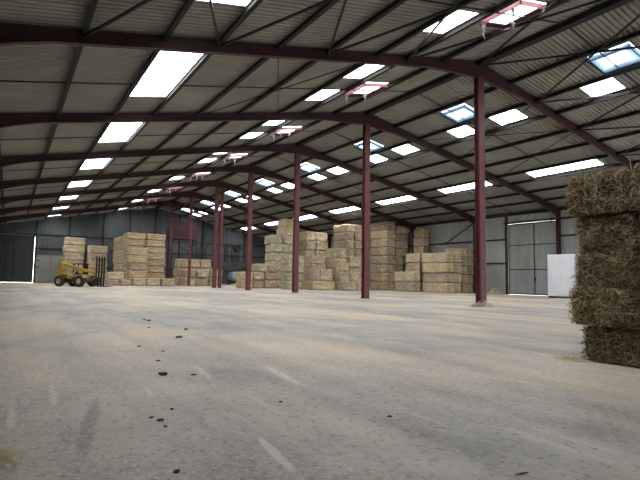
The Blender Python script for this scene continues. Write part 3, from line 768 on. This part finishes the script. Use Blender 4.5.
# ------------------------------------------------------------------ litter
def strand_heap(name, x, y, rx, ry, h, n, sl, sw, m, seed, label, cat='straw litter', mound=True):
    r = np.random.default_rng(seed); mb = MB()
    if mound:
        nr, na = 6, 20; o = 0
        mb.v.append((0, 0, h * .8))
        for i in range(1, nr + 1):
            t = i / nr
            for k in range(na):
                a = 2 * PI * k / na; q = t * (1 + .18 * math.sin(3 * a + seed) + r.normal(0, .04))
                mb.v.append((rx * q * math.cos(a), ry * q * math.sin(a), max(.0, h * .8 * (1 - t ** 1.5) + (r.normal(0, .1 * h) if i < nr else 0)) + (.002 if i < nr else 0)))
        for k in range(na): mb.f.append((0, 1 + k, 1 + (k + 1) % na))
        for i in range(nr - 1):
            for k in range(na):
                a = 1 + i * na + k; b = 1 + i * na + (k + 1) % na; mb.f.append((a, a + na, b + na, b))
    for i in range(n):
        a = r.uniform(0, 2 * PI); q = abs(r.normal(0, .5)) if not mound else math.sqrt(r.uniform(0, 1.25))
        px, py = rx * q * math.cos(a), ry * q * math.sin(a)
        z = (h * .8 * max(0, 1 - q ** 1.5) if mound else 0) + .006 + abs(r.normal(0, .006))
        th = r.uniform(0, 2 * PI); L = sl * r.uniform(.4, 1.3); dx, dy = math.cos(th) * L / 2, math.sin(th) * L / 2
        w = sw * r.uniform(.6, 1.4); nx, ny = -math.sin(th) * w / 2, math.cos(th) * w / 2; tz = r.normal(0, .12) * L if mound else 0
        z = max(z, .005 + abs(tz))
        vs = [(px - dx - nx, py - dy - ny, z - tz), (px - dx + nx, py - dy + ny, z - tz), (px + dx + nx, py + dy + ny, z + tz), (px + dx - nx, py + dy - ny, z + tz)]
        mb.add(vs, [(0, 1, 2, 3)])
    o = mb.build(name, m, loc=(x, y, 0)); tag(o, label, cat, kind='stuff'); return o
strand_heap('straw_heap', XR, Y1 - .1, .60, .52, .36, 600, .24, .02, M['strawlitter'], 1, 'small straw heap around the foot of the nearest ridge post')
strand_heap('straw_heap', 28.05 - 7.73, FY(3) - .1, .5, .4, .12, 160, .25, .02, M['strawlitter'], 2, 'small straw heap at the foot of the third ridge post')
strand_heap('straw_heap', -.02, 4.15, .17, .30, .03, 900, .075, .005, M['haystrand'], 3, 'scatter of brown straw at the lower left edge of the floor', mound=False)
strand_heap('straw_heap', 8.05, 4.75, .22, .30, .04, 420, .12, .005, M['strawlitter'], 4, 'loose hay at the left foot of the near hay stack')
strand_heap('straw_heap', 42.0, 32.95, .5, .8, .7, 300, .3, .02, M['strawlitter'], 5, 'loose brown straw heap at the right wall beside the door')
strand_heap('straw_heap', 20.6, 64.2, .8, .4, .1, 200, .3, .02, M['strawlitter'], 6, 'scatter of straw at the foot of the thin post before far bales')
strand_heap('straw_heap', 30.6, 73.2, 1.2, .6, .35, 250, .3, .02, M['strawlitter'], 7, 'pale straw heap on the floor in front of the blue grey tank')
def litter(name, n, area, sl, sw, seed, label, m='strawlitter'):
    r = np.random.default_rng(seed); mb = MB(); cnt = 0
    cl = [(r.uniform(area[0], area[1]), r.uniform(area[2], area[3]), r.uniform(.3, 1.6)) for _ in range(26)]
    while cnt < n:
        if r.random() < .65:
            c = cl[r.integers(len(cl))]; x, y = c[0] + r.normal(0, c[2] * .55), c[1] + r.normal(0, c[2])
        else: x, y = r.uniform(area[0], area[1]), r.uniform(area[2], area[3])
        if x < XW + .3 or (x > 8.0 and y < 4.8): continue
        th = r.uniform(0, 2 * PI); L = sl * r.uniform(.3, 1.4) * (1 + y * .04); w = sw * r.uniform(.6, 1.5) * (1 + y * .04)
        dx, dy = math.cos(th) * L / 2, math.sin(th) * L / 2; nx, ny = -math.sin(th) * w / 2, math.cos(th) * w / 2
        z = .004
        mb.add([(x - dx - nx, y - dy - ny, z), (x - dx + nx, y - dy + ny, z), (x + dx + nx, y + dy + ny, z + .004), (x + dx - nx, y + dy - ny, z + .004)], [(0, 1, 2, 3)]); cnt += 1
    o = mb.build(name, M[m]); tag(o, label, 'straw litter', kind='stuff')
litter('loose_straw', 4200, (0, 9, 1.5, 13), .045, .0055, 11, 'loose pale straw stalks scattered over the near floor')
litter('straw_dust', 2600, (2, 32, 8, 42), .12, .016, 12, 'loose straw scattered over the middle of the floor')
# dark clods of muck
CL = [(1.77, 6.57, .085), (1.0, 3.3, .035), (1.21, 4.52, .04), (1.2, 4.32, .025), (1.4, 4.84, .03), (3.09, 10.37, .10), (3.69, 11.83, .08), (3.44, 14.48, .09), (3.4, 14.85, .07), (2.11, 6.37, .04), (2.06, 9.34, .05), (1.98, 7.65, .04), (3.09, 3.62, .03), (2.45, 4.59, .03), (1.16, 4.65, .03), (2.3, 8.6, .035), (3.0, 12.6, .05)]
for i, (x, y, s) in enumerate(CL):
    r = random.Random(i); bm = bmesh.new(); bmesh.ops.create_icosphere(bm, subdivisions=2, radius=1)
    for v in bm.verts:
        n = noise.noise(v.co * 1.7 + Vector((i * 3.1, 0, 0))); v.co *= 1 + .45 * n
        v.co = Vector((v.co.x * s * 1.5, v.co.y * s, max(0, (v.co.z + .55) * s * .42)))
    me = bpy.data.meshes.new('muck_clod'); bm.to_mesh(me); bm.free(); me.materials.append(M['clod'])
    o = bpy.data.objects.new('muck_clod', me); COL.objects.link(o); o.location = (x, y, 0); o.rotation_euler = (0, 0, r.uniform(0, 6)); o.scale = (.6, .6, .6)
    tag(o, 'small dark clod of muck lying on the left half of the concrete floor', 'clod', 'dark clods on the floor')
mb = MB(); mb.tube([(2.90, 2.13, .008), (2.94, 2.12, .009), (2.98, 2.12, .008), (3.01, 2.11, .008)], [.003, .005, .005, .003], 7)
tag(mb.build('twig', M['clod']), 'short dark twig on the floor at the lower right', 'twig')

# ------------------------------------------------------------------ light: overcast sky through the roof lights and doorway
w = bpy.data.worlds.new('overcast_sky'); SC.world = w; w.use_nodes = True
bg = w.node_tree.nodes['Background']; bg.inputs[0].default_value = (.98, .985, 1.0, 1); bg.inputs[1].default_value = 1.0
def portal(name, x0, x1, y0, y1):
    l = bpy.data.lights.new(name, 'AREA'); l.shape = 'RECTANGLE'; l.size = (x1 - x0) / math.cos(math.atan(SLOPE)); l.size_y = y1 - y0
    l.cycles.is_portal = True
    o = bpy.data.objects.new(name, l); COL.objects.link(o); xm = (x0 + x1) / 2
    o.location = (xm, (y0 + y1) / 2, roofz(xm) + .12); o.rotation_euler = (0, math.atan(SLOPE) * (1 if xm > XR else -1), 0)
for a, b in ((4.2, 6.0), (13.5, 17.45), (23.2, 26.95), (34.2, 35.7)): portal('roof_light_portal', a, b, FY(-1) if a < 6 else FY(0), YB)
l = bpy.data.lights.new('doorway_portal', 'AREA'); l.shape = 'RECTANGLE'; l.size = FD1 - FD0; l.size_y = FDZ; l.cycles.is_portal = True
o = bpy.data.objects.new('doorway_portal', l); COL.objects.link(o); o.location = ((FD0 + FD1) / 2, YF - .05, FDZ / 2); o.rotation_euler = (PI / 2, 0, 0)

# ------------------------------------------------------------------ camera
F, YAW, PIT, ROLL = 490.016, -0.563454, 0.0785434, 0.01595954
def ray(px, py):
    X = (px - 320) / F; U = -(py - 240) / F
    cr, sr = math.cos(ROLL), math.sin(ROLL); x = cr * X - sr * U; u = sr * X + cr * U
    cp, sp = math.cos(PIT), math.sin(PIT); y = cp - sp * u; z = sp + cp * u
    c, s = math.cos(YAW), math.sin(YAW); return Vector((c * x - s * y, s * x + c * y, z))
fwd = ray(320, 240).normalized(); right = (ray(321, 240) - ray(320, 240)).normalized(); up = right.cross(fwd)
cam = bpy.data.cameras.new('camera'); cam.sensor_width = 36; cam.lens = F / 640 * 36; cam.clip_end = 500; cam.clip_start = .05
co = bpy.data.objects.new('camera', cam); COL.objects.link(co)
m3 = Matrix((right, up, -fwd)).transposed(); co.matrix_world = Matrix.Translation((0, 0, 1.28)) @ m3.to_4x4()
SC.camera = co
SC.view_settings.view_transform = 'Standard'; SC.view_settings.look = 'None'; SC.view_settings.gamma = 1; SC.view_settings.use_curve_mapping = False
SC.view_settings.exposure = 4.48
try:
    SC.cycles.use_denoising = True; SC.cycles.max_bounces = 8; SC.cycles.diffuse_bounces = 5; SC.cycles.transparent_max_bounces = 8
    SC.cycles.sample_clamp_indirect = 4
except Exception: pass
